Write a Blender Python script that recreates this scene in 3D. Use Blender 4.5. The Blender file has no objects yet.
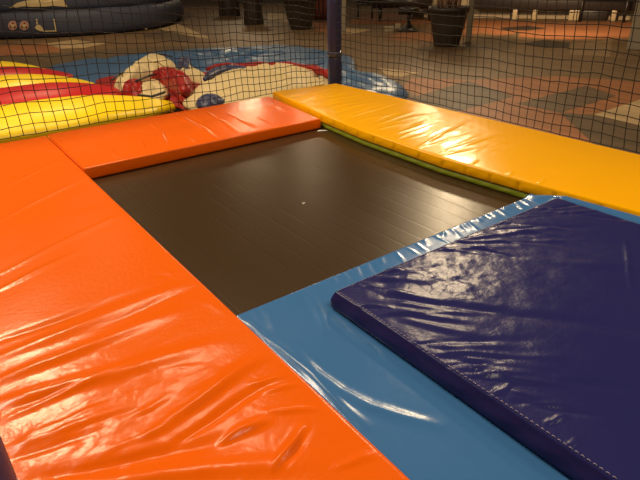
import bpy, bmesh, math, random
import numpy as np
from mathutils import Vector, Matrix
random.seed(7); rng = np.random.default_rng(7)
SC = bpy.context.scene
COL = SC.collection

# ---------------------------------------------------------------- camera
CXY = (320.0, 240.0); F = 539.6; H = 1.55
ROT = np.array([[0.80326, 0.28673, -0.52206], [-0.59522, 0.35497, -0.72089], [-0.02139, 0.88981, 0.45583]])
u_, _, v_ = np.linalg.svd(ROT); ROT = u_ @ v_
CAMLOC = np.array([0.0, 0.0, H])

def ray(px, py):
    d = ROT @ np.array([px - CXY[0], CXY[1] - py, -F]); return d / np.linalg.norm(d)
def at(px, py, z=0.0):
    """surveyed point on the horizontal plane z"""
    d = ray(px, py); t = (z - H) / d[2]; return CAMLOC + t * d

cam = bpy.data.cameras.new('camera'); cam.sensor_width = 36; cam.lens = 36 * F / 640; cam.clip_end = 200; cam.clip_start = .02
co = bpy.data.objects.new('camera', cam); COL.objects.link(co)
M4 = Matrix([list(ROT[0]) + [0], list(ROT[1]) + [0], list(ROT[2]) + [H], [0, 0, 0, 1]])
co.matrix_world = M4; SC.camera = co

# ---------------------------------------------------------------- materials
def mat(name, col, rough=.5, spec=.5, coat=0.0, bump=0.0, bscale=40, var=0.0, vscale=3, metal=0.0, detail=4, sheen=0, rvar=0.0):
    m = bpy.data.materials.new(name); m.use_nodes = True
    nt = m.node_tree; p = nt.nodes['Principled BSDF']
    p.inputs['Base Color'].default_value = (*col, 1); p.inputs['Roughness'].default_value = rough
    p.inputs['Specular IOR Level'].default_value = spec; p.inputs['Metallic'].default_value = metal
    p.inputs['Coat Weight'].default_value = coat; p.inputs['Coat Roughness'].default_value = .2
    tc = nt.nodes.new('ShaderNodeTexCoord')
    if bump:
        n = nt.nodes.new('ShaderNodeTexNoise'); n.inputs['Scale'].default_value = bscale; n.inputs['Detail'].default_value = detail
        nt.links.new(tc.outputs['Object'], n.inputs['Vector'])
        b = nt.nodes.new('ShaderNodeBump'); b.inputs['Strength'].default_value = bump; b.inputs['Distance'].default_value = .01
        nt.links.new(n.outputs['Fac'], b.inputs['Height']); nt.links.new(b.outputs['Normal'], p.inputs['Normal'])
    if var or rvar:
        n2 = nt.nodes.new('ShaderNodeTexNoise'); n2.inputs['Scale'].default_value = vscale; n2.inputs['Detail'].default_value = 3
        nt.links.new(tc.outputs['Object'], n2.inputs['Vector'])
    if var:
        mx = nt.nodes.new('ShaderNodeMix'); mx.data_type = 'RGBA'
        mx.inputs['A'].default_value = (*[c * (1 - var) for c in col], 1); mx.inputs['B'].default_value = (*[min(1, c * (1 + var)) for c in col], 1)
        nt.links.new(n2.outputs['Fac'], mx.inputs['Factor']); nt.links.new(mx.outputs['Result'], p.inputs['Base Color'])
    if rvar:
        mr = nt.nodes.new('ShaderNodeMapRange'); mr.inputs['From Min'].default_value = .3; mr.inputs['From Max'].default_value = .7
        mr.inputs['To Min'].default_value = rough - rvar; mr.inputs['To Max'].default_value = rough + rvar
        nt.links.new(n2.outputs['Fac'], mr.inputs['Value']); nt.links.new(mr.outputs['Result'], p.inputs['Roughness'])
    return m

ORANGE = mat('orange_vinyl', (.83, .124, .001), .215, .25, bump=.10, bscale=55, rvar=.03)
ORANGE_PIPE = mat('orange_piping', (.92, .22, .03), .3)
YELLOW = mat('yellow_vinyl', (.94, .43, .001), .20, .2, bump=.04, bscale=45)
GREEN = mat('green_vinyl', (.20, .235, .008), .45)
BLUE = mat('blue_vinyl', (.046, .155, .375), .20, .35, bump=.06, bscale=30, rvar=.04)
PURPLE = mat('purple_vinyl', (.020, .020, .108), .26, .22, bump=.10, bscale=70, rvar=.06)
STITCH = mat('stitch_thread', (.30, .24, .34), .6)
NAVY = mat('navy_foam_sleeve', (.028, .031, .085), .42, .5, bump=.2, bscale=25)
TAPE = mat('clear_tape', (.06, .06, .10), .2)
NET = mat('black_net_cord', (.012, .010, .010), .6, .3)
STEEL = mat('dark_steel', (.08, .08, .085), .35, metal=.8)
PAPER = mat('white_paper', (.8, .76, .68), .8)
CAST_Y = mat('castle_yellow', (.90, .62, .006), .35, bump=.05, bscale=8)
CAST_TR = mat('castle_tube_red', (.46, .015, .016), .36, .3, bump=.06, bscale=8)
CAST_R = mat('castle_red', (.27, .012, .010), .36, .25, bump=.1, bscale=12)
CAST_B = mat('castle_blue', (.042, .100, .205), .36, .35, bump=.25, bscale=9)
CAST_C = mat('castle_cream', (.55, .42, .21), .5, bump=.25, bscale=10)
BLACKP = mat('black_print', (.015, .012, .015), .4)
BOATN = mat('boat_navy', (.060, .066, .100), .6, .25, bump=.15, bscale=4)
BOATC = mat('boat_cream', (.62, .47, .24), .5)
BOATP = mat('boat_pink', (.50, .27, .20), .5)
POTM = mat('dark_brown_plastic', (.035, .024, .018), .45, bump=.1, bscale=20)
SOIL = mat('potting_soil', (.03, .02, .012), .9, bump=.6, bscale=60)
BARK = mat('trunk_bark', (.30, .16, .09), .8, bump=.6, bscale=60)
WOODD = mat('dark_wood', (.022, .015, .012), .4, var=.3, vscale=8)
CREAM = mat('cream_laminate', (.50, .40, .24), .3)
PALE = mat('pale_plaster', (.36, .29, .19), .7, bump=.1, bscale=30)
REDC = mat('red_curtain_cloth', (.14, .025, .014), .8)
LEAF = mat('leaf_green', (.05, .09, .02), .5)

# bed: woven polypropylene with stitched bands
def bed_mat():
    m = mat('black_woven_mesh', (.044, .0235, .0085), .35, .24)
    nt = m.node_tree; p = nt.nodes['Principled BSDF']; tc = nt.nodes.new('ShaderNodeTexCoord')
    sx = nt.nodes.new('ShaderNodeSeparateXYZ'); nt.links.new(tc.outputs['Object'], sx.inputs[0])
    pp = nt.nodes.new('ShaderNodeMath'); pp.operation = 'PINGPONG'; pp.inputs[1].default_value = .0575; nt.links.new(sx.outputs['X'], pp.inputs[0])
    gr = nt.nodes.new('ShaderNodeMapRange'); gr.interpolation_type = 'SMOOTHSTEP'; gr.inputs['From Max'].default_value = .008
    nt.links.new(pp.outputs[0], gr.inputs['Value'])
    b = nt.nodes.new('ShaderNodeBump'); b.inputs['Strength'].default_value = .13; b.inputs['Distance'].default_value = .003
    nt.links.new(gr.outputs['Result'], b.inputs['Height']); nt.links.new(b.outputs['Normal'], p.inputs['Normal'])
    cm = nt.nodes.new('ShaderNodeMix'); cm.data_type = 'RGBA'; cm.inputs['A'].default_value = (.038, .0200, .0074, 1); cm.inputs['B'].default_value = (.044, .0235, .0085, 1)
    nt.links.new(gr.outputs['Result'], cm.inputs['Factor']); nt.links.new(cm.outputs['Result'], p.inputs['Base Color'])
    n3 = nt.nodes.new('ShaderNodeTexNoise'); n3.inputs['Scale'].default_value = 5; n3.inputs['Detail'].default_value = 4
    nt.links.new(tc.outputs['Object'], n3.inputs['Vector'])
    mr = nt.nodes.new('ShaderNodeMapRange'); mr.inputs['From Min'].default_value = .0; mr.inputs['From Max'].default_value = 1
    mr.inputs['To Min'].default_value = .26; mr.inputs['To Max'].default_value = .34
    nt.links.new(n3.outputs['Fac'], mr.inputs['Value']); nt.links.new(mr.outputs['Result'], p.inputs['Roughness'])
    return m
BED = bed_mat()

def floor_mat(name, col, rough=.42):
    m = mat(name, col, .5, .2)
    nt = m.node_tree; p = nt.nodes['Principled BSDF']; tc = nt.nodes.new('ShaderNodeTexCoord')
    mp = nt.nodes.new('ShaderNodeMapping'); mp.inputs['Rotation'].default_value = (0, 0, math.radians(41)); mp.inputs['Scale'].default_value = (3.2, .45, 1)
    nt.links.new(tc.outputs['Object'], mp.inputs['Vector'])
    n = nt.nodes.new('ShaderNodeTexNoise'); n.inputs['Scale'].default_value = 1.6; n.inputs['Detail'].default_value = 6; n.inputs['Roughness'].default_value = .65
    nt.links.new(mp.outputs[0], n.inputs['Vector'])
    mx = nt.nodes.new('ShaderNodeMix'); mx.data_type = 'RGBA'
    mr = nt.nodes.new('ShaderNodeMapRange'); mr.inputs['From Min'].default_value = .32; mr.inputs['From Max'].default_value = .68
    nt.links.new(n.outputs['Fac'], mr.inputs['Value'])
    mx.inputs['A'].default_value = (*[c * .72 for c in col], 1); mx.inputs['B'].default_value = (*[c * 1.25 for c in col], 1)
    nt.links.new(mr.outputs['Result'], mx.inputs['Factor']); nt.links.new(mx.outputs['Result'], p.inputs['Base Color'])
    return m
FL_B = floor_mat('floor_brown_tile', (.160, .098, .048))
FL_D = floor_mat('floor_dark_tile', (.105, .070, .039))
FL_T = floor_mat('floor_terracotta_tile', (.27, .108, .045))
FL_C = floor_mat('floor_beige_tile', (.42, .29, .15))

# ---------------------------------------------------------------- object helpers
def tag(o, label=None, cat=None, group=None, kind=None):
    if label: o['label'] = label
    if cat: o['category'] = cat
    if group: o['group'] = group
    if kind: o['kind'] = kind
    return o
def empty(name, loc, label, cat, group=None):
    o = bpy.data.objects.new(name, None); COL.objects.link(o); o.location = [float(a) for a in loc]; o.empty_display_size = .1
    return tag(o, label, cat, group)
def mesh(name, V, Fs, m, parent=None, smooth=True):
    """V in world coordinates; stored relative to the parent's location"""
    V = np.asarray(V, float)
    off = np.array(parent_off(parent)) if parent else np.zeros(3)
    if parent is None:
        off = np.array([V[:, 0].mean(), V[:, 1].mean(), V[:, 2].min()])
    me = bpy.data.meshes.new(name); me.from_pydata([tuple(v) for v in (V - off)], [], [tuple(int(i) for i in f) for f in Fs])
    ms = m if isinstance(m, (list, tuple)) else [m]
    for x in ms: me.materials.append(x)
    if smooth: me.polygons.foreach_set('use_smooth', [True] * len(me.polygons))
    bm = bmesh.new(); bm.from_mesh(me); bmesh.ops.recalc_face_normals(bm, faces=bm.faces); bm.to_mesh(me); bm.free()
    me.update()
    o = bpy.data.objects.new(name, me); COL.objects.link(o)
    if parent: o.parent = parent
    else: o.location = off
    return o
def parent_off(p):
    x = Vector(p.location)
    while p.parent: p = p.parent; x = x + Vector(p.location)
    return x
class MB:
    def __init__(s): s.V = []; s.F = []
    def add(s, V, Fs):
        k = len(s.V); s.V += [tuple(float(c) for c in v) for v in V]; s.F += [tuple(i + k for i in f) for f in Fs]; return s
    def box(s, x0, x1, y0, y1, z0, z1, rot=0, bev=.0):
        if bev:
            bm = bmesh.new(); bmesh.ops.create_cube(bm, size=1)
            for v in bm.verts: v.co = Vector((v.co.x * (x1 - x0), v.co.y * (y1 - y0), v.co.z * (z1 - z0)))
            bmesh.ops.bevel(bm, geom=bm.edges[:], offset=bev, segments=2, affect='EDGES', profile=.5)
            bm.verts.index_update(); V = [v.co.copy() for v in bm.verts]; Fs = [[v.index for v in f.verts] for f in bm.faces]; bm.free()
        else:
            V = [Vector(((i & 1) - .5, ((i >> 1) & 1) - .5, ((i >> 2) & 1) - .5)) for i in range(8)]
            V = [Vector((v.x * (x1 - x0), v.y * (y1 - y0), v.z * (z1 - z0))) for v in V]
            Fs = [(0, 2, 3, 1), (4, 5, 7, 6), (0, 1, 5, 4), (2, 6, 7, 3), (0, 4, 6, 2), (1, 3, 7, 5)]
        R = Matrix.Rotation(rot, 3, 'Z'); c = Vector(((x0 + x1) / 2, (y0 + y1) / 2, (z0 + z1) / 2))
        return s.add([R @ v + c for v in V], Fs)
    def tube(s, pts, r, n=8, cap=True, sq=1.0, pw=1.0):
        sp = lambda v: math.copysign(abs(v) ** pw, v)
        pts = [Vector([float(c) for c in p]) for p in pts]; N = len(pts)
        rs = r if isinstance(r, (list, tuple, np.ndarray)) else [r] * N
        V = []; Fs = []
        up = None
        for i, p in enumerate(pts):
            d = (pts[min(i + 1, N - 1)] - pts[max(i - 1, 0)]).normalized()
            if up is None: up = Vector((0, 0, 1)) if abs(d.z) < .9 else Vector((1, 0, 0))
            a = d.cross(up).normalized(); b = a.cross(d).normalized(); up = b
            for k in range(n):
                t = 2 * math.pi * k / n; V.append(p + a * (sp(math.cos(t)) * rs[i]) + b * (sp(math.sin(t)) * rs[i] * sq))
        for i in range(N - 1):
            for k in range(n):
                Fs.append((i * n + k, i * n + (k + 1) % n, (i + 1) * n + (k + 1) % n, (i + 1) * n + k))
        if cap: Fs.append(tuple(range(n))[::-1]); Fs.append(tuple(range((N - 1) * n, N * n)))
        return s.add(V, Fs)
    def lathe(s, prof, c, n=24, cap=True):
        V = []; Fs = []
        for r, z in prof:
            for k in range(n):
                t = 2 * math.pi * k / n; V.append((c[0] + r * math.cos(t), c[1] + r * math.sin(t), c[2] + z))
        for i in range(len(prof) - 1):
            for k in range(n): Fs.append((i * n + k, i * n + (k + 1) % n, (i + 1) * n + (k + 1) % n, (i + 1) * n + k))
        if cap: Fs.append(tuple(range(n))[::-1]); Fs.append(tuple(range((len(prof) - 1) * n, len(prof) * n)))
        return s.add(V, Fs)
    def build(s, name, m, parent=None, smooth=True): return mesh(name, s.V, s.F, m, parent, smooth)

# ---------------------------------------------------------------- wrinkle fields
class Field:
    def __init__(s): s.r = []
    def px(s, x0, y0, x1, y1, w, a, z=.4, taper=.5):
        A = at(x0, y0, z)[:2]; B = at(x1, y1, z)[:2]; s.r.append((A, B, w, a, taper)); return s
    def w(s, A, B, w, a, taper=.5): s.r.append((np.array(A, float), np.array(B, float), w, a, taper)); return s
    def line(s, px, w, a, z=.4):
        s.l = getattr(s, 'l', []); s.l.append((np.array([at(x, y, z)[:2] for x, y in px]), w, a)); return s
    def __call__(s, P):
        h = np.zeros(P.shape[:-1]); G = 1.5
        for A, B, w, a, tp in s.r:
            d = B - A; L = np.linalg.norm(d) + 1e-9; d = d / L; n = np.array([-d[1], d[0]])
            q = P - A; t = (q @ d) / L; e = q @ n
            bow = .10 * w * np.sin(t * 9 + A[0] * 20) * 1.5
            tt = np.clip(t, 0, 1); along = np.sin(math.pi * tt ** (math.log(.5) / math.log(tp))) ** 1.0
            along = np.where((t < 0) | (t > 1), 0, along)
            ww = w * (.55 + .6 * tt)
            h += G * a * along * np.exp(-((e + bow) / ww) ** 2)
        for L, w, a in getattr(s, 'l', []):
            best = np.full(P.shape[:-1], 9.0); at_ = np.zeros(P.shape[:-1]); n = len(L) - 1
            for k in range(n):
                d = L[k + 1] - L[k]; t = np.clip(((P - L[k]) @ d) / (d @ d), 0, 1)
                e = np.linalg.norm(P - (L[k] + t[..., None] * d), axis=-1); u = (k + t) / n
                at_ = np.where(e < best, u, at_); best = np.minimum(best, e)
            h += a * np.sin(math.pi * at_) ** .8 * np.exp(-(best / w) ** 2)
        return h
def vnoise(P, scale, seed=0, octv=3):
    """cheap smooth 2-D value noise"""
    r = np.random.default_rng(seed); T = r.random((64, 64)); out = 0; amp = 1; tot = 0
    for o in range(octv):
        q = P * scale * 2 ** o; i = np.floor(q).astype(int); f = q - i; f = f * f * (3 - 2 * f)
        g = lambda a, b: T[(i[..., 0] + a) % 64, (i[..., 1] + b) % 64]
        out = out + amp * (g(0, 0) * (1 - f[..., 0]) * (1 - f[..., 1]) + g(1, 0) * f[..., 0] * (1 - f[..., 1]) + g(0, 1) * (1 - f[..., 0]) * f[..., 1] + g(1, 1) * f[..., 0] * f[..., 1])
        tot += amp; amp *= .5
    return out / tot - .5

def polyline(pts, t):
    pts = np.array(pts, float); L = np.concatenate([[0], np.cumsum(np.linalg.norm(np.diff(pts, axis=0), axis=1))]); L /= L[-1]
    return np.stack([np.interp(t, L, pts[:, 0]), np.interp(t, L, pts[:, 1])], -1)
def samples(L, r, step):
    e = np.array([0, .08, .2, .38, .6, .85, 1.15]) * r
    mid = np.linspace(1.5 * r, L - 1.5 * r, max(3, int(L / step)))
    return np.concatenate([e, mid, L - e[::-1]]) / L
def pad(name, left, right, z0, z1, m, parent, fld=None, r=.02, step=.01, puff=.006, noise=(0, 4), side=.0015, sidef=40, ztilt=None, bend=None, flare=0, pinch=0):
    """upholstered foam mat between two plan polylines: rounded rim, wrinkled top, slightly bulging side walls"""
    left = np.array(left, float); right = np.array(right, float)
    Wd = np.linalg.norm(left[0] - right[0]); Ln = max(np.linalg.norm(np.diff(left, axis=0), axis=1).sum(), .1)
    s = samples(Wd, r, step); t = samples(Ln, r, step)
    Lp = polyline(left, t); Rp = polyline(right, t)
    P = Lp[:, None, :] * (1 - s)[None, :, None] + Rp[:, None, :] * s[None, :, None]     # rows t, cols s
    es = np.minimum(s, 1 - s) * Wd; et = np.minimum(t, 1 - t) * Ln
    drop = lambda e: r - np.sqrt(np.maximum(0, r * r - np.maximum(0, r - e) ** 2))
    D = np.maximum(drop(es)[None, :], drop(et)[:, None])
    env = np.minimum(1, np.minimum(es[None, :], et[:, None]) / (2.2 * r) + .25)
    Z = z1 - D + puff * (16 * (s * (1 - s))[None, :] * (t * (1 - t))[:, None]) ** .5
    if fld is not None: Z = Z + fld(P) * env
    if noise[0]: Z = Z + noise[0] * vnoise(P, noise[1], 3) * env
    if ztilt is not None: Z = Z + ztilt(P)
    nt_, ns = len(t), len(s)
    V = np.concatenate([P.reshape(-1, 2), Z.reshape(-1, 1)], 1); Fs = []
    idx = np.arange(nt_ * ns).reshape(nt_, ns)
    a = idx[:-1, :-1].ravel(); b = idx[:-1, 1:].ravel(); c = idx[1:, 1:].ravel(); d = idx[1:, :-1].ravel()
    Fs = list(map(tuple, np.stack([a, b, c, d], 1)))
    ring = list(idx[0, :]) + list(idx[1:, -1]) + list(idx[-1, -2::-1]) + list(idx[-2:0:-1, 0])
    rp = V[ring]; n = len(ring)
    cen = rp[:, :2].mean(0)
    tan = np.roll(rp[:, :2], -1, 0) - np.roll(rp[:, :2], 1, 0); tan /= np.linalg.norm(tan, axis=1)[:, None] + 1e-9
    nor = np.stack([tan[:, 1], -tan[:, 0]], 1); arc = np.concatenate([[0], np.cumsum(np.linalg.norm(np.diff(rp[:, :2], axis=0), axis=1))])
    zt = rp[:, 2]; prev = np.array(ring); allV = [V]; base = len(V)
    nl = 6
    for l in range(1, nl + 1):
        f = l / nl
        bul = math.sin(math.pi * f) * .004
        fold = side * np.sin(arc * sidef + 1.7 * np.sin(arc * 7.3) + 2 * f) * math.sin(math.pi * min(1, f * .9 + .1))
        off = bul + fold + flare * f - pinch * np.maximum(0, np.cos(arc * 31 + 1.2 * np.sin(arc * 5))) ** 24 * min(1, f * 3, (1.02 - f) * 6)
        q = rp[:, :2] + nor * off[:, None]
        zb = z0 + (ztilt(rp[:, :2]) if bend is None and ztilt is not None else 0)
        z = zt * (1 - f) + zb * f
        allV.append(np.concatenate([q, np.broadcast_to(z, (n,))[:, None]], 1))
        cur = base + np.arange(n)
        Fs += [(int(prev[i]), int(prev[(i + 1) % n]), int(cur[(i + 1) % n]), int(cur[i])) for i in range(n)]
        prev = cur; base += n
    Fs.append(tuple(int(i) for i in prev[::-1]))
    o = mesh(name, np.concatenate(allV), Fs, m, parent)
    return o, rp

def along(pts, n):
    t = np.linspace(0, 1, n); pts = np.array(pts, float)
    L = np.concatenate([[0], np.cumsum(np.linalg.norm(np.diff(pts, axis=0), axis=1))]); L /= L[-1]
    return np.stack([np.interp(t, L, pts[:, k]) for k in range(pts.shape[1])], -1)

# ---------------------------------------------------------------- trampoline
tr = empty('trampoline', (1.7, 2.3, 0), 'square trampoline with a black woven bed between the orange, yellow and blue pads', 'trampoline')
bm_ = MB(); n = 40
X0, X1, Y0, Y1 = .45, 2.95, 1.3, 4.0
xs = np.linspace(X0, X1, n); ys = np.linspace(Y0, Y1, n)
V = [(x, y, .318 - .003 * math.sin(math.pi * (x - X0) / (X1 - X0)) * math.sin(math.pi * (y - Y0) / (Y1 - Y0))) for y in ys for x in xs]
Fq = [(j * n + i, j * n + i + 1, (j + 1) * n + i + 1, (j + 1) * n + i) for j in range(n - 1) for i in range(n - 1)]
bm_.add(V, Fq).build('bed', BED, tr)
fx0, fx1, fy0, fy1 = -.02, 3.56, .02, 4.62
for x in (fx0 + .05, fx1 - .05): MB().tube([(x, fy0, .265), (x, fy1, .265)], .04, 12).build('frame_rail', STEEL, tr)
for y in (fy0 + .05, fy1 - .05): MB().tube([(fx0, y, .265), (fx1, y, .265)], .04, 12).build('frame_rail', STEEL, tr)
for x in (.43, 2.97): MB().tube([(x, fy0, .29), (x, fy1, .29)], .024, 10).build('inner_rail', STEEL, tr)
for y in (1.28, 4.02): MB().tube([(fx0, y, .29), (fx1, y, .29)], .024, 10).build('inner_rail', STEEL, tr)
for x in (fx0 + .05, fx1 - .05):
    for y in (.5, 2.3, 4.1):
        l = MB().tube([(x, y, .012), (x, y, .25)], .028, 10).build('leg', STEEL, tr)
        MB().lathe([(.045, 0), (.045, .012), (.03, .02)], (x, y, 0), 12).build('rubber_foot', BLACKP, l)

# ---- orange pad, left (near)
fo = Field()
for a in [(-30, 372, 210, 275, .042, .0075), (-30, 352, 165, 284, .026, -.005), (-30, 394, 190, 308, .034, .0085), (-30, 414, 245, 338, .040, .0095),
          (-20, 300, 80, 252, .020, .003), (-20, 285, 120, 215, .02, .0025), (-20, 232, 90, 175, .02, .002), (-10, 196, 60, 160, .015, .0016), (100, 330, 200, 285, .02, -.0022),
          (140, 444, 272, 349, .028, .010), (170, 448, 280, 376, .020, -.007), (214, 446, 274, 416, .018, .009), (272, 474, 306, 424, .016, .009), (285, 470, 312, 425, .010, -.004),
          (246, 387, 288, 375, .009, .004), (254, 395, 304, 383, .009, .004), (258, 413, 322, 409, .010, .005),
          (-5, 425, 160, 352, .016, .004), (-5, 415, 150, 362, .012, -.003), (0, 452, 120, 410, .022, .004), (5, 462, 110, 428, .016, -.004),
          (25, 482, 260, 436, .024, -.007), (60, 488, 330, 458, .030, .006), (180, 405, 210, 385, .015, .003), (160, 372, 205, 366, .01, .002),
          (185, 282, 160, 270, .01, .002), (150, 276, 190, 277, .008, -.002), (200, 300, 228, 315, .012, .002), (130, 420, 175, 395, .014, .0035),
          (20, 440, 130, 395, .012, .003), (50, 440, 150, 405, .010, -.0025), (100, 455, 190, 420, .012, .003), (330, 470, 380, 452, .012, .003)]:
    fo.px(a[0], a[1], a[2], a[3], a[4], a[5], taper=.45)
class Sum:
    def __init__(s, *f): s.f = f
    def __call__(s, P): return sum(g(P) for g in s.f)
def crinkle(c, R, amp, sc, seed):
    c = np.array(c)
    return lambda P: amp * np.exp(-(((P - c) ** 2).sum(-1)) / R ** 2) * vnoise(P, sc, seed, 4)
op = empty('foam_pad', (.3, 2.3, .32), 'long orange vinyl foam pad along the left side of the trampoline, creased near the camera', 'pad')
o1, rim = pad('pad_cover', [(-.022, .03), (-.022, .70), (-.125, .76), (-.125, 4.612)], [(.718, .03), (.718, 4.612)], .32, .40, ORANGE, op,
    Sum(fo, crinkle((.12, 1.25), .35, .008, 16, 5), crinkle((.4, 1.0), .4, .004, 12, 9)), r=.016, step=.0085, puff=.006, noise=(.004, 3), side=.001)
MB().tube([(.714, .05, .389), (.714, 4.59, .389)], .0035, 6).build('edge_piping', ORANGE_PIPE, op)

# ---- orange pad, far
ff = Field()
for a in [(160, 128, 167, 149, .014, .006), (219, 119, 238, 133, .014, .007), (238, 119, 256, 128, .012, .006), (257, 117, 272, 124, .012, .005), (171, 111, 217, 138, .007, .005),
          (176, 111, 220, 136, .012, -.004), (196, 122, 210, 133, .012, .005), (186, 137, 195, 144, .010, .004), (140, 140, 146, 152, .010, .003), (226, 113, 240, 119, .015, .003), (205, 112, 216, 118, .01, .003),
          (110, 150, 118, 158, .02, .003), (270, 104, 300, 116, .03, .003), (150, 122, 158, 130, .012, .003)]:
    ff.px(*a)
of = empty('foam_pad', (1.7, 4.1, .32), 'orange vinyl foam pad across the far end of the black bed, puckered in front', 'pad')
pad('pad_cover', [(.728, 3.60), (.728, 4.64)], [(2.64, 3.60), (2.78, 4.64)], .32, .40, ORANGE, of, ff, r=.014, step=.011, puff=.004, noise=(.005, 2.5), side=.0015)
MB().tube([(.731, 3.62, .389), (.731, 4.62, .389)], .0035, 6).build('edge_piping', ORANGE_PIPE, of)
MB().tube(along([at(171, 111, .409), at(194, 124, .408), at(218, 138, .402)], 8), .003, 5).build('welded_seam', ORANGE_PIPE, of)

# ---- yellow pad, right
fy = Field(); r2 = random.Random(3)
for k in range(46):                                    # tension folds from the inner seam across to the outer edge
    yi = 2.02 + 2.4 * (k + r2.random()) / 46; f = min(1, (yi - 1.9) / .7)
    s0 = r2.uniform(0.01, .30); L = r2.uniform(.25, .75); a = r2.choice([1, 1, -1]) * r2.uniform(.002, .0042) * f
    dy = r2.uniform(-.02, .20) - .10 * max(0, yi - 3.4); xa = 2.62 + .95 * s0; xb = min(3.55, xa + .95 * L)
    fy.w((xa, yi + dy * s0), (xb, yi + dy * (s0 + L)), r2.uniform(.009, .024), a, r2.uniform(.25, .5))
for q in [(410, 152, 470, 120, .014, .006), (425, 146, 455, 136, .012, .005), (437, 157, 480, 147, .012, .004), (395, 140, 440, 122, .014, .005), (505, 178, 513, 172, .008, .005), (532, 190, 546, 178, .006, .005), (470, 165, 478, 160, .008, .004), (440, 154, 448, 149, .008, .004)]:
    fy.px(*q, z=.432, taper=.35)
yp = empty('foam_pad', (3.1, 2.4, .32), 'yellow vinyl foam pad along the right side, with a green lower edge', 'pad')
yin = [(2.76, .03), (2.685, 1.0), (2.628, 1.56), (2.575, 2.2), (2.595, 3.0), (2.66, 3.58), (2.84, 4.66)]
yout = [(3.57, .03), (3.57, 1.0), (3.57, 1.56), (3.57, 2.2), (3.57, 3.0), (3.575, 3.58), (3.56, 4.56)]
pad('pad_cover', yin, yout, .363, .432, YELLOW, yp, fy, r=.014, step=.011, puff=.004, noise=(.006, 2.5), side=.0015, sidef=38, pinch=.010)
gin = [(x + .012, y) for x, y in yin]; gout = [(x - .01, y) for x, y in yout]
pad('lower_pad', [(x + .004, max(.05, min(4.6, y))) for x, y in yin], gout, .321, .362, GREEN, yp, None, r=.012, step=.03, puff=0, side=.003, sidef=50)

# ---- blue pad, front right
fb = Field()
zb = .364
fb.line([(262, 333), (282, 349), (302, 367), (322, 387), (345, 408), (372, 432)], .020, .010, zb)
fb.line([(290, 343), (303, 358), (317, 373), (340, 391), (368, 406), (400, 416), (450, 429)], .018, .009, zb)
fb.line([(300, 290), (312, 298), (322, 318), (326, 335)], .020, .004, zb)
fb.line([(262, 306), (270, 316), (276, 336)], .018, .003, zb)
fb.line([(244, 318), (256, 330), (268, 342)], .010, .006, zb)
for k in range(26):                                    # gathers along the edge over the bed
    x = .80 + 1.78 * (k / 26) ** .8 + r2.uniform(-.015, .015); L = r2.uniform(.05, .16); dx = r2.uniform(-.02, .05)
    fb.w((x, 1.58), (x - dx - .02, 1.58 - L), r2.uniform(.007, .014), r2.choice([1, 1, -1]) * r2.uniform(.0025, .0045) * (.35 + .65 * k / 26), .35)
bp = empty('foam_pad', (1.6, .8, .32), 'light blue vinyl pad at the front of the bed, half hidden under the purple mat', 'pad')
bl = [(.727, .03), (.727, 1.578)]; brr = [(2.745, .03), (2.67, 1.0), (2.612, 1.578)]
pad('pad_cover', [(.727, .03), (.727, 1.0), (.727, 1.578)], brr, .322, zb, BLUE, bp, fb, r=.014, step=.009, puff=.001, noise=(.005, 2), side=.001, ztilt=lambda P: .056 * np.clip((P[..., 0] - 2.535 - .09 * np.clip(1.35 - P[..., 1], 0, 2) * .3) / .06, 0, 1) * np.clip((1.60 - P[..., 1]) / .22, .25, 1), bend=1)

# ---- purple mat on top
fp = Field(); r3 = random.Random(11); zp = .44
pc = at(334, 291, zp)[:2]; pf = at(557, 197, zp)[:2]; pn = at(540, 431, zp)[:2]
dn = (pn - pc) / np.linalg.norm(pn - pc)
p_near = pc + dn * 1.38
pr = at(640, 223.6, zp)[:2]; dr = (pr - pf) / np.linalg.norm(pr - pf); p_rn = pf + dr * 1.34
for k in range(46):                                    # folds running in from the two visible edges
    f = r3.random() ** .8
    if k % 2: x0, y0 = 334 + (520 - 334) * f, 292 + (410 - 292) * f
    else: x0, y0 = 340 + (545 - 340) * f, 287 + (203 - 287) * f
    L = r3.uniform(45, 190) * (1 - .35 * f); sl = r3.uniform(-.04, .20) if k % 2 else r3.uniform(-.12, .22)
    fp.px(x0 + r3.uniform(-6, 25), y0 + r3.uniform(-2, 6), x0 + L, y0 + sl * L, r3.uniform(.008, .022), r3.choice([1, 1, -1]) * r3.uniform(.0022, .0055), z=zp, taper=.32)
for a in [(380, 297, 660, 335, .035, -.008), (372, 268, 460, 280, .02, .007), (345, 280, 480, 315, .025, .006), (420, 246, 570, 226, .018, .005), (400, 320, 500, 340, .02, .005),
          (490, 400, 502, 386, .006, .005), (500, 396, 512, 380, .006, .004), (545, 425, 568, 414, .006, .006), (563, 448, 580, 440, .006, .004), (470, 372, 490, 362, .007, .004), (480, 378, 520, 372, .007, .004),
          (425, 345, 480, 352, .009, .004), (430, 352, 560, 372, .02, .003), (560, 380, 660, 395, .03, -.003), (625, 240, 632, 300, .01, .003), (520, 260, 660, 270, .04, .004), (480, 230, 640, 262, .03, -.004)]:
    fp.px(*a, z=zp, taper=.35)
pu = empty('crash_mat', (1.8, .7, .37), 'dark purple vinyl mat lying on the light blue pad at front right', 'mat')
cc = (pc + pf) / 2
pad('mat_cover', [p_near, pc], [p_rn, pf], .374, zp, PURPLE, pu,
    Sum(fp, crinkle((1.35, 1.25), .5, .010, 14, 21), crinkle((1.9, 1.15), .6, .007, 12, 23)), r=.012, step=.008, puff=.004, noise=(.006, 3), side=.003, sidef=34, flare=.014)
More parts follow.
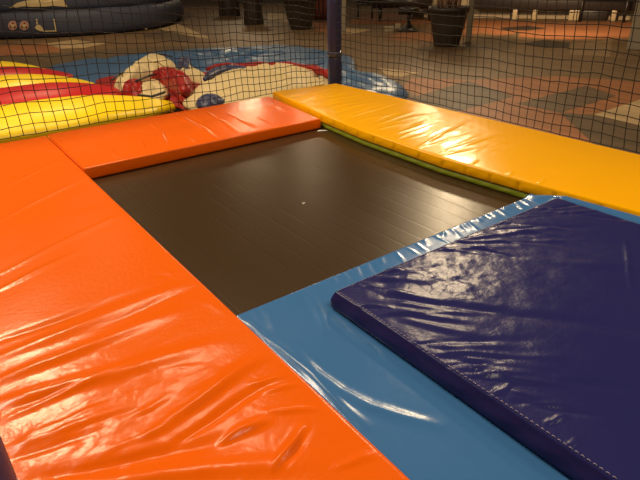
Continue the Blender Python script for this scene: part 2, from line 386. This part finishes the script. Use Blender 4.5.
# stitched seam along the top edge
def stitches(A, B, name, inward):
    s = MB(); A = np.array(A); B = np.array(B); L = np.linalg.norm(B - A); d = (B - A) / L; N = int(L / .016)
    nn = np.array(inward); 
    for k in range(1, N - 1):
        p = A + d * (k * .016) + nn * .010; q = p + d * .010
        s.tube([(p[0], p[1], zp + .0010), ((p[0] + q[0]) / 2, (p[1] + q[1]) / 2, zp + .0035), (q[0], q[1], zp + .0010)], .0016, 5)
    return s.build(name, STITCH, pu)
nin = np.array([dn[1], -dn[0]]);  nin = nin if nin @ (pf - pc) > 0 else -nin
stitches(p_near, pc, 'stitched_seam', nin)
df = (pf - pc) / np.linalg.norm(pf - pc); nf = np.array([-df[1], df[0]]); nf = nf if nf @ dn > 0 else -nf
stitches(pc, pf, 'stitched_seam', nf)

# ---------------------------------------------------------------- posts and net
def post(c, r, z1, seams, label, lean=(0, 0)):
    P = empty('padded_post', (c[0], c[1], 0), label, 'post')
    MB().tube([(c[0], c[1], 0), (c[0] + lean[0], c[1] + lean[1], z1 + .05)], .022, 12).build('steel_pole', STEEL, P)
    zs = [.02] + seams + [z1]
    for a, b in zip(zs[:-1], zs[1:]):
        pts = []; rs = []
        for k in range(15):
            f = k / 14; z = a + .004 + (b - a - .008) * f
            e = min(f, 1 - f) * 14
            pts.append((c[0] + lean[0] * z / z1, c[1] + lean[1] * z / z1, z)); rs.append(r * (.80 if e < .5 else .95 if e < 1.5 else 1) * (1 + .03 * math.sin(k * 2.3 + a * 9)))
        MB().tube(pts, rs, 20).build('foam_sleeve', NAVY, P)
    for s in seams:
        MB().lathe([(r * .90, -.03), (r * 1.07, -.022), (r * 1.04, 0), (r * 1.08, .02), (r * .9, .03)], (c[0] + lean[0] * s / z1, c[1] + lean[1] * s / z1, s), 20).build('tape_wrap', TAPE, P)
    return P
post((3.655, 4.705), .074, 2.3, [.70, 1.30], 'navy foam-padded post standing at the far corner behind the yellow pad', (0, 0))
post((-.107, .590), .070, 2.3, [1.25], 'dark navy padded post at the bottom left corner beside the orange pad')

net = empty('safety_net', (1.7, 4.66, .4), 'black cord safety net hung behind the far orange pad', 'net')
net2 = empty('safety_net', (3.6, 2.3, .4), 'black cord safety net hung along the outer edge of the yellow pad', 'net')
def net_panel(cols, zrow, nrow, fn, par, rad=.0030):
    m = MB()
    G = [[fn(u, j) for u in cols] for j in range(nrow)]
    G = np.array(G)
    jit = rng.normal(0, .0022, G.shape); jit[:, :, 1] *= .8; G = G + jit
    n0, n1 = G.shape[:2]
    def strand(pts):
        m.tube(pts, rad, 4, True)
    for j in range(n0): strand(G[j])
    for i in range(n1): strand(G[:, i])
    kn = MB()
    for j in range(n0):
        for i in range(n1):
            p = G[j, i]; k = rad * 1.9
            kn.add([p + np.array(d) * k for d in ((1, 0, 0), (-1, 0, 0), (0, 1, 0), (0, -1, 0), (0, 0, 1), (0, 0, -1))],
                  [(0, 2, 4), (2, 1, 4), (1, 3, 4), (3, 0, 4), (2, 0, 5), (1, 2, 5), (3, 1, 5), (0, 3, 5)])
    m.build('net_cord', NET, par, False); kn.build('knots', NET, par, False)
# far panel: cells close up towards the post
cx = [-.05]; 
while cx[-1] < 3.50:
    f = np.clip((cx[-1] - .5) / 3.0, 0, 1); cx.append(cx[-1] + .088 - .030 * f)
def farfn(x, j):
    f = np.clip((x - .3) / 3.2, 0, 1); s = .088 - .030 * f
    z = .405 + s * j
    y = 4.69 + .02 * math.sin(x * 2.1) + .012 * math.sin(x * 5 + j * .4)
    return (x + .012 * math.sin(j * .35 + x * 3), y, z - .02 * math.sin(math.pi * ((x * 1.6) % 1)) * (1 if j else 0))
net_panel(cx, None, 20, farfn, net)
cy = np.arange(.1, 4.63, .0735)
def rightfn(y, j):
    f = np.clip((y - 1) / 3.6, 0, 1)
    z = .43 + .074 * j
    return (3.615 + .02 * math.sin(y * 2.4), y + .010 * math.sin(j * .4 + y * 4) + .006 * j * (1 - f), z - .018 * math.sin(math.pi * ((y * 1.1) % 1)) * (1 if j else 0))
net_panel(cy, None, 19, rightfn, net2)

# ---------------------------------------------------------------- litter
def scrap(name, c, sx, sy, rot, label, h=.004):
    m = MB(); pts = [(-.5, -.3), (-.1, -.5), (.2, -.25), (.5, -.3), (.4, .2), (.05, .15), (-.15, .5), (-.45, .2)]
    ca, sa = math.cos(rot), math.sin(rot); V = []
    for z in (0, h):
        for i, (a, b) in enumerate(pts):
            x, y = a * sx, b * sy; V.append((c[0] + x * ca - y * sa, c[1] + x * sa + y * ca, c[2] + z + .004 * (i % 2)))
    n = len(pts); Fs = [tuple(range(n))[::-1], tuple(range(n, 2 * n))] + [(i, (i + 1) % n, n + (i + 1) % n, n + i) for i in range(n)]
    return tag(m.add(V, Fs).build(name, PAPER, None, False), label, 'litter')
c = at(322, 130.3, .318); scrap('paper_scrap', (c[0] - .01, c[1] - .02, .3175), .085, .03, -.5, 'torn white paper scrap on the bed in the corner of the orange and yellow pads')
c = at(303.5, 203.5, .318); scrap('paper_crumb', (c[0], c[1], .3172), .022, .015, .3, 'tiny white paper crumb near the middle of the black bed')

# ---------------------------------------------------------------- bouncy castle behind
bc = empty('bouncy_castle', (3, 7.5, 0), 'half-deflated bouncy castle with yellow and red tubes, blue skirt and cream panels behind the net', 'bouncy castle')
def stripe(name, m, y, xt, R, hz, skew=0, L=1.3, yl=0):
    pts = []; rs = []; n = 40; V = []; Fs = []; nk = 28
    xs = xt - np.concatenate([np.linspace(0, 1, 22) ** 2.0 * L, np.linspace(L, xt + 2.2, 12)[1:]])
    for x in xs:
        f = min(1, (xt - x) / L); g = (1 - (1 - f) ** 2) ** .95 if f < 1 else 1
        g = max(g, .02); hh = max(hz * (1 - (1 - f) ** 2) ** .9, .02)
        for k in range(nk):
            t = 2 * math.pi * k / nk; c_, s_ = math.cos(t), math.sin(t)
            rr = R * (1 + .012 * math.sin(x * 6 + k))
            V.append((x, y + (xt - x) * yl + skew * (1 - g) + c_ * rr * g, max(.03, .03 + hh * .5 + s_ * hh * .5) ))
    N = len(xs)
    for i in range(N - 1):
        for k in range(nk): Fs.append((i * nk + k, i * nk + (k + 1) % nk, (i + 1) * nk + (k + 1) % nk, (i + 1) * nk + k))
    Fs.append(tuple(range(nk))); Fs.append(tuple(range((N - 1) * nk, N * nk))[::-1])
    return mesh(name, V, Fs, m, bc)
stripe('inflated_tube', CAST_Y, 6.05, 2.62, .57, .34, .30, 1.6)
stripe('inflated_tube', CAST_TR, 7.08, 2.40, .52, .34, .25)
stripe('inflated_tube', CAST_Y, 8.08, 2.20, .52, .33, .25)
stripe('inflated_tube', CAST_TR, 9.05, 2.15, .50, .32, .25)
stripe('inflated_tube', CAST_Y, 9.98, 1.95, .50, .32, .25)

def blob(name, px, m, zb, h, seed, parent=bc, wr=.02, wsc=5, p=2.2, zsurv=None, nr=26, nth=110, ctr=None, plan=None):
    """puffy deflated sheet: star-shaped plan outline, domed and crumpled"""
    zs = zb if zsurv is None else zsurv
    B = np.array([at(x, y, zs)[:2] for x, y in px]) if plan is None else np.array(plan, float)
    n = len(B); t = np.linspace(0, n, nth, endpoint=False); i = t.astype(int); f = (t - i)[:, None]
    P0, P1, P2, P3 = B[(i - 1) % n], B[i % n], B[(i + 1) % n], B[(i + 2) % n]
    C = .5 * (2 * P1 + (P2 - P0) * f + (2 * P0 - 5 * P1 + 4 * P2 - P3) * f ** 2 + (3 * P1 - P0 - 3 * P2 + P3) * f ** 3)
    cen = C.mean(0) if ctr is None else np.array(ctr)
    rho = np.sin(np.linspace(.02, 1, nr) * math.pi / 2)
    V = []; 
    for q in rho:
        Q = cen + (C - cen) * q
        hz = h * (1 - q ** p) ** .6 if q < 1 else 0
        rid = (1 - np.abs(vnoise(Q, wsc, seed, 3)) * 4)
        z = zb + hz + wr * rid * (1 - q ** 6)
        V.append(np.concatenate([Q, np.maximum(z, zb)[:, None]], 1))
    V.append(np.concatenate([C, np.full((nth, 1), max(0.004, zb - .03))], 1))
    V = np.concatenate(V); Fs = []
    for a in range(nr):
        for k in range(nth): Fs.append((a * nth + k, a * nth + (k + 1) % nth, (a + 1) * nth + (k + 1) % nth, (a + 1) * nth + k))
    Fs.append(tuple(range(nth))); Fs.append(tuple(range(nr * nth, (nr + 1) * nth))[::-1])
    return mesh(name, V, Fs, m, parent)
# blue skirt, lying flat behind and puffed up by the post
blob('blue_skirt', [(50, 67), (100, 61), (140, 56), (180, 53), (250, 50), (290, 47), (330, 52), (352, 58), (352, 75), (330, 80), (240, 84), (150, 90), (90, 86)], CAST_B, .06, .10, 4, wr=.07, wsc=3.2)
blob('blue_cushion', None, CAST_B, .03, .20, 8, wr=.05, wsc=4, plan=[(3.85, 4.75), (4.6, 4.75), (5.12, 5.05), (5.28, 5.6), (5.2, 6.5), (5.0, 7.3), (4.6, 7.6), (4.2, 7.2), (3.9, 6.2)])
blob('red_sheet', [(96, 82), (112, 76), (180, 68), (240, 66), (300, 68), (331, 75), (333, 88), (260, 100), (196, 112), (178, 106), (150, 96), (118, 88)], CAST_R, .12, .03, 12, wr=.05, wsc=4)
# cream panels with dark printed edges
blob('cream_panel', [(183, 104), (195, 94), (217, 84), (243, 79), (262, 75), (282, 72), (302, 73), (322, 79), (334, 84), (332, 96), (270, 108), (210, 112)], CAST_C, .17, .17, 5, wr=.075, wsc=3.2)
blob('cream_panel', [(112, 82), (118, 76), (132, 70), (146, 60), (158, 56), (170, 59), (180, 66), (176, 73), (165, 72), (150, 75), (136, 80), (124, 84)], CAST_C, .16, .15, 6, wr=.11, wsc=4.5, zsurv=.26)
blob('cream_panel', [(138, 86), (150, 80), (160, 80), (168, 86), (164, 92), (150, 96), (138, 94)], CAST_C, .18, .05, 7, wr=.07, wsc=6, zsurv=.24)
blob('cream_panel', [(184, 64), (193, 69), (208, 77), (204, 81), (190, 77), (179, 71)], CAST_C, .18, .05, 9, wr=.06, wsc=6, zsurv=.22)
blob('red_fold', [(148, 76), (162, 71), (178, 73), (190, 80), (196, 88), (189, 94), (180, 94), (172, 86), (160, 80)], CAST_R, .18, .05, 14, wr=.17, wsc=4.5, zsurv=.26)
blob('red_fold', [(121, 85), (130, 80), (141, 80), (146, 85), (140, 90), (128, 90)], CAST_R, .18, .07, 15, wr=.07, wsc=8, zsurv=.26)
MB().tube(along([at(x, y, .30) for x, y in [(176, 76), (182, 82), (186, 92)]], 10), [.03, .05, .07, .08, .09, .09, .08, .08, .07, .05], 9).build('red_fold', CAST_R, bc)
MB().tube(along([at(x, y, .34) for x, y in [(206, 69), (240, 66.5), (285, 66), (315, 69.5), (333, 76)]], 16), [.02] + [.055 + .01 * math.sin(k * 2) for k in range(14)] + [.03], 10).build('red_border', CAST_R, bc)
blob('navy_fold', [(178, 63), (186, 60), (192, 66), (188, 72), (180, 70)], NAVY, .22, .06, 16, wr=.06, wsc=6)
blob('navy_fold', [(196, 103), (206, 98), (222, 98), (226, 102), (214, 106), (202, 107)], NAVY, .24, .04, 17, wr=.04, wsc=6)
pts = [at(x, y, .33) for x, y in [(205, 79), (214, 74), (226, 71), (240, 70.5), (255, 73)]]
MB().tube(along(pts, 14), [.03 + .05 * math.sin(math.pi * k / 13) for k in range(14)], 10).build('navy_band', NAVY, bc)
for px in [[(112, 80), (120, 74), (134, 68), (147, 58), (160, 53.5), (172, 57)], [(136, 81), (150, 75.5), (164, 72), (176, 73)], [(138, 95), (152, 96.5), (165, 92)]]:
    MB().tube(along([at(x, y, .32) for x, y in px], 16), .014, 6).build('printed_outline', BLACKP, bc)

# ---------------------------------------------------------------- navy inflatable boat, back left
bo = empty('inflatable_boat', (2.5, 17, 0), 'big dark navy inflatable boat with cream markings on the floor at the back left', 'inflatable')
A = at(-60, 42); B1_ = at(0, 40.5); B2_ = at(80, 37); B3_ = at(150, 30); B4_ = at(172, 22.5)
def boat_tube(name, z0, z1, off, sc):
    R = (z1 - z0) / 2
    front = np.array([A[:2] + (-1.5, -.1), A[:2], B1_[:2], B2_[:2], B3_[:2], B4_[:2]]) + np.array(off)
    e = front[-1]; rest = np.array([e + (.45, .9), e + (.2, 2.0), e + (-.8, 2.7), e + (-3.5, 2.6), e + (-7.5, 2.2)])
    P = np.concatenate([front, rest]); n = len(P); t = np.linspace(0, n - 1.001, 90); i = t.astype(int); f = (t - i)[:, None]
    g = lambda k: P[np.clip(k, 0, n - 1)]
    C = .5 * (2 * g(i) + (g(i + 1) - g(i - 1)) * f + (2 * g(i - 1) - 5 * g(i) + 4 * g(i + 1) - g(i + 2)) * f ** 2 + (3 * g(i) - g(i - 1) - 3 * g(i + 1) + g(i + 2)) * f ** 3)
    MB().tube([(x, y, (z0 + z1) / 2) for x, y in C], [R * (1 + .02 * math.sin(k * 1.3)) for k in range(90)], 24, sq=1.0, pw=.62).build(name, BOATN, bo)
    return C
yo = np.array([.12, .36])
Cl = boat_tube('lower_tube', .0, .64, yo, 1)
Cu = boat_tube('upper_tube', .58, 1.18, yo + (.0, .22), 1)
MB().tube([(x, y, .60) for x, y in Cl + np.array([-.10, -.14])], .035, 8).build('seam_strip', BLACKP, bo)
def on_tube(px, py, zc, R, off):
    """point of the boat tube's front surface seen at a photo position"""
    d = ray(px, py); best = None
    R = R * 1.0
    for k in range(2400):
        p = CAMLOC + d * (11 + k * .004)
        dd = np.hypot(Cq[:, 0] - p[0], Cq[:, 1] - p[1]).min()
        if dd ** (2 / .62) + abs(p[2] - zc) ** (2 / .62) < (R + off) ** (2 / .62): return p
    return p
def patch(name, px, m, zc, R, off=.012):
    V = []; n = len(px); c = np.mean(px, 0)
    V = [on_tube(c[0], c[1], zc, R, off)] + [on_tube(*(c + (np.array(p) - c) * .55), zc, R, off) for p in px] + [on_tube(*p, zc, R, off) for p in px]
    Fs = [(0, 1 + i, 1 + (i + 1) % n) for i in range(n)] + [(1 + i, 1 + n + i, 1 + n + (i + 1) % n, 1 + (i + 1) % n) for i in range(n)]
    o = mesh(name, V, Fs, m, bo, False)
    md = o.modifiers.new('thick', 'SOLIDIFY'); md.thickness = .012; md.offset = 0
    return o
fine = lambda C: np.stack([np.interp(np.linspace(0, 89, 900), np.arange(90), C[:, k]) for k in range(2)], -1)
Cq = fine(Cl)
circ = lambda x, y, rx, ry, n=14: [(x + rx * math.cos(2 * math.pi * k / n), y + ry * math.sin(2 * math.pi * k / n)) for k in range(n)]
for x in (12.7, 24.2):
    patch('round_emblem', circ(x, 25.5, 4.6, 4.8), BOATP, .32, .32)
    patch('emblem_ring', circ(x, 25.6, 1.9, 2.0), BOATC, .32, .32, .022)
    for q in range(3): patch('emblem_mark', circ(x + 2.4 * math.cos(q * 2.1 + .6), 25.6 + 2.4 * math.sin(q * 2.1 + .6), .9, .9, 6), REDC, .32, .32, .03)
patch('cream_print', [(34.8, 27.5), (37, 25), (40, 25), (42.5, 28), (44, 31.5), (40, 31), (36.5, 29.5)], BOATC, .32, .32)
patch('white_line', [(36, 19), (37.2, 19), (37.8, 24.5), (36.6, 24.5)], BOATC, .32, .32)
patch('white_line', [(53.3, 19), (54.5, 19), (56.8, 31.5), (55.4, 31.5)], BOATC, .32, .32)
patch('white_line', [(44, 30.6), (55.6, 30.6), (55.6, 31.6), (44, 31.6)], BOATC, .32, .32)
patch('air_valve', circ(146.5, 29.5, 1.6, 1.3, 8), CREAM, .32, .32, .03)
Cq = fine(Cu)
patch('cream_print', [(9, 8), (17, 3), (26, .5), (45, -1), (63, -1), (67.5, 7), (55, 5.5), (45, 6.5), (32, 7), (22, 6), (16, 7.5)], BOATC, .88, .30)

# ---------------------------------------------------------------- planters
def planter(cpx, wpx, hgt, label, stems=False, square=False, top=1.3, base=.62, big=1.0):
    b = at(cpx[0], cpx[1], 0); depth = -(ROT.T @ (b - CAMLOC))[2]; R = wpx / 2 * depth / F
    d = b[:2] / np.linalg.norm(b[:2]); c = (b[0] + d[0] * R * base, b[1] + d[1] * R * base, 0)
    g = 'dark planters on the hall floor'
    P = empty('potted_plant' if stems else 'planter', c, label, 'plant pot', g)
    prof = [(R * base * .96, 0), (R * base, .02), (R * .80, hgt * .5), (R * .92, hgt * .86), (R * .94, hgt * .88), (R, hgt * .885), (R, hgt), (R * .88, hgt), (R * .86, hgt * .90)]
    MB().lathe(prof, c, 4 if square else 28).build('pot', POTM, P, not square)
    MB().lathe([(.01, hgt * .905), (R * .5, hgt * .915), (R * .865, hgt * .90)], c, 24).build('soil', SOIL, P)
    if stems:
        for k in range(16):
            a = k * 2.4; r0 = R * .62 * math.sqrt((k + .5) / 16); x, y = c[0] + r0 * math.cos(a), c[1] + r0 * math.sin(a)
            pts = [(x + .03 * math.sin(j * 1.3 + k) + .05 * math.cos(a) * j / 3, y + .03 * math.cos(j * 1.1 + k), hgt * .89 + j * .22) for j in range(6)]
            MB().tube(pts, [.03 - .003 * j for j in range(6)], 7).build('stem', BARK, P)
        lf = MB()
        for k in range(60):
            a = k * 2.4; z = hgt + .8 + .5 * random.random(); r_ = .1 + .35 * random.random(); x, y = c[0] + r_ * math.cos(a), c[1] + r_ * math.sin(a)
            t = Vector((math.cos(a), math.sin(a), random.uniform(-.5, .6))).normalized(); s_ = Vector((-math.sin(a), math.cos(a), 0)) * .03
            p = Vector((x, y, z)); lf.add([p, p + t * .1 + s_, p + t * .24, p + t * .1 - s_, p + t * .1 + Vector((0, 0, .01))], [(0, 1, 4), (1, 2, 4), (2, 3, 4), (3, 0, 4)])
        lf.build('foliage', LEAF, P)
    return P
planter((446, 47.5), 41, .74, 'large dark round planter with bare brown stems, beyond the yellow pad', True)
planter((301, 30), 36, .78, 'dark tapered planter left of the far navy post, next to the red curtain', base=.60)
planter((254, 25), 23, .86, 'dark upright planter, middle one of the three planters left of the post', base=.88)
planter((230, 17), 25, .86, 'dark planter farthest left of the three planters, behind the other two', base=.88)

# ---------------------------------------------------------------- hall behind
fl = MB(); S = 40
fl.add([(-S, -S, 0), (S, -S, 0), (S, S, 0), (-S, S, 0)], [(0, 1, 2, 3)])
floor_mats = [FL_B, FL_D, FL_T, FL_C, floor_mat('floor_black_tile', (.030, .022, .016)), floor_mat('floor_tan_tile', (.25, .165, .085))]; midx = [0]
def inlay(px, k, z=.003):
    V = [tuple(at(x, y, 0)[:2]) + (z,) for x, y in px]; fl.add(V, [tuple(range(len(V)))]); midx.append(k)
inlay([(-40, 66), (0, 56), (60, 53), (120, 48), (190, 46), (235, 44), (235, 52), (120, 66), (-40, 80)], 1)
inlay([(-40, 50), (0, 45), (60, 43), (60, 52), (-40, 60)], 2, .002)
inlay([(46, 44), (72, 40), (107, 43.5), (85, 48), (60, 49)], 3, .005)
inlay([(142, 36), (162, 30), (200, 37), (181, 43)], 1, .004)
inlay([(158, 29), (178, 24), (210, 38), (200, 38)], 3, .005)
inlay([(210, 38), (240, 33), (300, 36), (290, 44), (240, 43)], 0, .004)
inlay([(268, 13), (285, 14), (288, 22), (266, 22)], 3, .004)
inlay([(312, 22), (332, 22), (332, 34), (314, 31)], 2, .004)
inlay([(340, 34), (343, 28), (372, 30), (352, 34)], 3, .004)
inlay([(385, 38), (402, 33), (440, 32), (436, 42), (400, 41)], 2, .004)
inlay([(350, 20), (372, 13), (398, 13), (432, 22), (432, 24), (352, 24)], 2, .003)
inlay([(378, 68), (419, 73), (401, 77), (386, 75)], 3, .005)
inlay([(400, 88), (412, 78), (470, 80), (560, 76), (640, 82), (680, 86), (680, 180), (500, 130)], 2, .002)
inlay([(412, 98), (468, 81), (514, 97), (452, 113)], 1, .004)
inlay([(516, 104), (586, 86), (616, 96), (560, 113)], 1, .004)
inlay([(560, 113), (594, 115), (640, 126), (690, 137), (690, 190), (600, 150)], 1, .0035)
inlay([(594, 115), (640, 100), (672, 92), (680, 134), (640, 126)], 3, .005)
inlay([(455, 40), (480, 33), (508, 36), (560, 40), (640, 38), (640, 22), (560, 22.5), (462, 20)], 2, .002)
inlay([(520, 44), (545, 40), (570, 43), (568, 48), (545, 47.5)], 4, .007)
inlay([(500, 28), (528, 26), (546, 28.5), (528, 30.5), (506, 30)], 4, .007)
inlay([(570, 44), (612, 40), (610, 57), (570, 55)], 5, .004)
inlay([(455, 45), (480, 38), (520, 33), (512, 50), (470, 50)], 1, .0035)
o = fl.build('floor', floor_mats, None, False); o['kind'] = 'structure'
for p, k in zip(o.data.polygons, midx): p.material_index = k

# back wall on the right
wa = at(474, 19.5)[:2]; wb = at(700, 23)[:2]; dw = (wb - wa) / np.linalg.norm(wb - wa); ang = math.atan2(dw[1], dw[0]); nw = np.array([-dw[1], dw[0]])
if nw @ wa < 0: nw = -nw
def wall(name, a, b, t, h, m):
    c = (a + b) / 2 + nw * t / 2; L = np.linalg.norm(b - a)
    o = MB().box(c[0] - L / 2, c[0] + L / 2, c[1] - t / 2, c[1] + t / 2, 0, h, ang).build(name, m, None, False); o['kind'] = 'structure'; return o
wall('wall_back', wa + nw * .56 - dw * 2, wb + nw * .56 + dw * 3, .15, 3.0, PALE)
# long bench against it
bn = empty('bench', tuple((wa + wb) / 2) + (0,), 'long dark wooden bench on pale blocks standing in for bright panel reflections along the right back wall', 'bench')
Lb = np.linalg.norm(wb - wa)
def wbox(mb, s0, s1, d0, d1, z0, z1, bev=0):
    c = wa + dw * (s0 + s1) / 2 + nw * (d0 + d1) / 2
    return mb.box(c[0] - (s1 - s0) / 2, c[0] + (s1 - s0) / 2, c[1] - (d1 - d0) / 2, c[1] + (d1 - d0) / 2, z0, z1, ang, bev)
wbox(MB(), -.05, Lb - 1.45, .18, .50, .26, .62, .02).build('seat', WOODD, bn)
wbox(MB(), -.05, Lb - 1.45, .46, .54, .58, 1.1, .02).build('backrest', WOODD, bn)
sp = lambda px: float(((at(px, 22)[:2]) - wa) @ dw)
for px in (511, 532, 570, 575.5, 613):
    s = sp(px); wbox(MB(), s - .06, s + .06, .20, .30, 0, .27, .008).build('leg', CREAM, bn)  # legs put where lit wall panels shine; pale colour carries that reflection
wbox(MB(), sp(577), sp(606), .22, .46, .0, .25, .01).build('dark_gap_block', WOODD, bn)  # solid dark block added to imitate the unlit gap under the seat
# pale table in front of the bench
tbl = empty('table', tuple(wa + dw * sp(600) - nw * .2) + (0,), 'pale topped table standing at the right end of the long bench', 'table')
wbox(MB(), sp(577), sp(625), -.38, .08, .70, .74, .01).build('tabletop', CREAM, tbl)
for px in (579, 623): wbox(MB(), sp(px) - .03, sp(px) + .03, -.20, -.155, 0, .70).build('leg', WOODD, tbl)
# columns
def column(name, px, py, wpx, h, label):
    b = at(px, py); depth = -(ROT.T @ (b - CAMLOC))[2]; w = wpx * depth / F; a = math.atan2(b[1], b[0])
    c = b[:2] + b[:2] / np.linalg.norm(b[:2]) * w / 2
    return MB().box(c[0] - w / 2, c[0] + w / 2, c[1] - w / 2, c[1] + w / 2, 0, h, a, w * .06).build(name, PALE, None, False)
for nm, a in (('trim_1', (343.5, 34, 5)), ('trim_2', (468, 42, 6)), ('trim_3', (634, 50, 14))):
    column(nm, a[0], a[1], a[2], 3.0, '')['kind'] = 'structure'
# red curtain
ca = at(311, 21)[:2]; cb = at(333, 21)[:2]; m = MB(); n = 60; V = []
dc = (cb - ca) / np.linalg.norm(cb - ca); nc = np.array([-dc[1], dc[0]])
for z in np.linspace(.02, 2.6, 8):
    for k in range(n):
        f = k / (n - 1); p = ca + (cb - ca) * f + nc * .05 * math.sin(f * 34 + .3 * z); V.append((p[0], p[1], z))
o = m.add(V, [(j * n + i, j * n + i + 1, (j + 1) * n + i + 1, (j + 1) * n + i) for j in range(7) for i in range(n - 1)]).build('curtain', REDC)
md = o.modifiers.new('thick', 'SOLIDIFY'); md.thickness = .012
tag(o, 'dark red curtain hanging to the floor between planter and navy post', 'curtain')
# dark dining set beyond the post: table, chair, pedestal stool
def frame_at(px, py):
    b = at(px, py); a = math.atan2(b[1], b[0]) - math.pi / 2; return b, a, np.array([math.cos(a), math.sin(a)]), np.array([-math.sin(a), math.cos(a)])
b, a, ex, ey = frame_at(400, 21)
tb = empty('dining_table', (b[0], b[1], 0), 'dark wooden dining table behind the planter with stems, seen below its top', 'table')
def fb_(mb, x0, x1, y0, y1, z0, z1, bev=0):
    c = b[:2] + ex * (x0 + x1) / 2 + ey * (y0 + y1) / 2
    return mb.box(c[0] - (x1 - x0) / 2, c[0] + (x1 - x0) / 2, c[1] - (y1 - y0) / 2, c[1] + (y1 - y0) / 2, z0, z1, a, bev)
fb_(MB(), -.85, .95, -.1, .8, .66, .74, .01).build('tabletop', WOODD, tb)
fb_(MB(), -.80, .90, -.06, .76, .36, .66).build('apron', WOODD, tb); fb_(MB(), -.05, .90, .0, .70, .17, .36).build('lower_shelf', WOODD, tb)
for x in (-.6, .86):
    for y in (-.04, .70): fb_(MB(), x - .035, x + .035, y - .035, y + .035, 0, .36).build('leg', WOODD, tb)
b, a, ex, ey = frame_at(365, 19)
ch = empty('dining_chair', (b[0], b[1], 0), 'dark wooden chair beside the dining table, just right of the navy post', 'chair')
fb_(MB(), -.27, .27, -.0, .46, .38, .45, .015).build('seat', WOODD, ch)
fb_(MB(), -.27, .27, .43, .47, .45, .95, .01).build('backrest', WOODD, ch)
for x in (-.22, .22):
    for y in (.03, .43): fb_(MB(), x - .025, x + .025, y - .025, y + .025, 0, .39).build('leg', WOODD, ch)
b = at(414, 32); st = empty('pedestal_stool', (b[0], b[1] + .25, 0), 'dark pedestal stool with a round foot in front of the dining table', 'stool')
c0 = (b[0] + .05, b[1] + .25, 0)
MB().lathe([(.26, 0), (.26, .03), (.16, .09), (.06, .16), (.05, .22)], c0, 24).build('foot', WOODD, st)
MB().lathe([(.045, .2), (.045, .42)], c0, 14).build('column', WOODD, st)
MB().lathe([(.10, .40), (.24, .45), (.25, .52), (.22, .55)], c0, 24).build('seat', WOODD, st)
for px, py, w, lab in ((389, 31.5, 9, 'flat cream block on the floor left of the pedestal stool, the wider one'), (398, 28.5, 6, 'small cream block on the floor nearest the pedestal stool foot')):
    q = at(px, py); ww = w / 41 * .5
    tag(MB().box(q[0] - ww, q[0] + ww, q[1] - .05, q[1] + .05, 0, .12, -.6, .008).build('cream_block', CREAM, None, False), lab, 'block')

# ---------------------------------------------------------------- light
def area(loc, target, size, power, col=(1, .84, .62), sy=None):
    l = bpy.data.lights.new('ceiling_lamp_or_fill', 'AREA'); l.energy = power; l.color = col; l.shape = 'RECTANGLE' if sy else 'DISK'; l.size = size
    if sy: l.size_y = sy
    o = bpy.data.objects.new('ceiling_lamp_or_fill', l); COL.objects.link(o); o.location = loc
    o.rotation_euler = (Vector(target) - Vector(loc)).to_track_quat('-Z', 'Y').to_euler(); return o
WARM = (1, .76, .46)
area((.1, 7.3, 5.0), (.3, 2, .4), 1.0, 150, WARM)
area((6.9, 5.7, 5.0), (1.5, 1.3, .4), .45, 100, WARM)
area((11.3, 9.2, 5.0), (2, 2, .4), .6, 200, WARM)
area((10.4, 14.8, 5.0), (2, 3, .4), .6, 25, WARM)
area((17.0, 15.5, 5.0), (3.4, 3, .4), .9, 50, WARM)
area((12.7, 23, 5.0), (2.5, 4.4, .4), 1.3, 80, WARM)
area((1.2, -1.6, 5.2), (1.5, 2.0, .4), 1.4, 112)  # added overhead fill behind the camera, for diffuse light without reflections
area((-1.5, 5.5, 5.2), (1.6, 5.2, .4), 1.4, 225)  # added fill that brightens the far orange pad
area((4.8, -1.6, 5.2), (3.2, 1.6, .4), 1.4, 90)  # added fill for the yellow pad, kept behind the view
area((1.9, 5.2, 5.0), (.7, 1.2, .4), 1.1, 70, WARM)
area((2.8, 12.6, 6.0), (3.6, 15.5, 0), 1.6, 230, WARM)  # added fill to lift the boat and the floor at back left
sl = bpy.data.lights.new('low_fill_spot', 'SPOT'); sl.energy = 1150; sl.color = (1, .66, .36); sl.spot_size = math.radians(95); sl.spot_blend = .8; sl.shadow_soft_size = .2  # added fill for the bright floor band, set low to reach under the bench
so = bpy.data.objects.new('low_fill_spot', sl); COL.objects.link(so); so.location = (10.4, 6.4, 2.7)
so.rotation_euler = (Vector((14.4, 8.9, .1)) - Vector(so.location)).to_track_quat('-Z', 'Y').to_euler()
W = bpy.data.worlds.new('hall_ambience'); SC.world = W; W.use_nodes = True
W.node_tree.nodes['Background'].inputs[0].default_value = (1.0, .80, .58, 1); W.node_tree.nodes['Background'].inputs[1].default_value = .04

SC.view_settings.view_transform = 'Standard'; SC.view_settings.look = 'None'; SC.view_settings.gamma = 1; SC.view_settings.exposure = 0.0
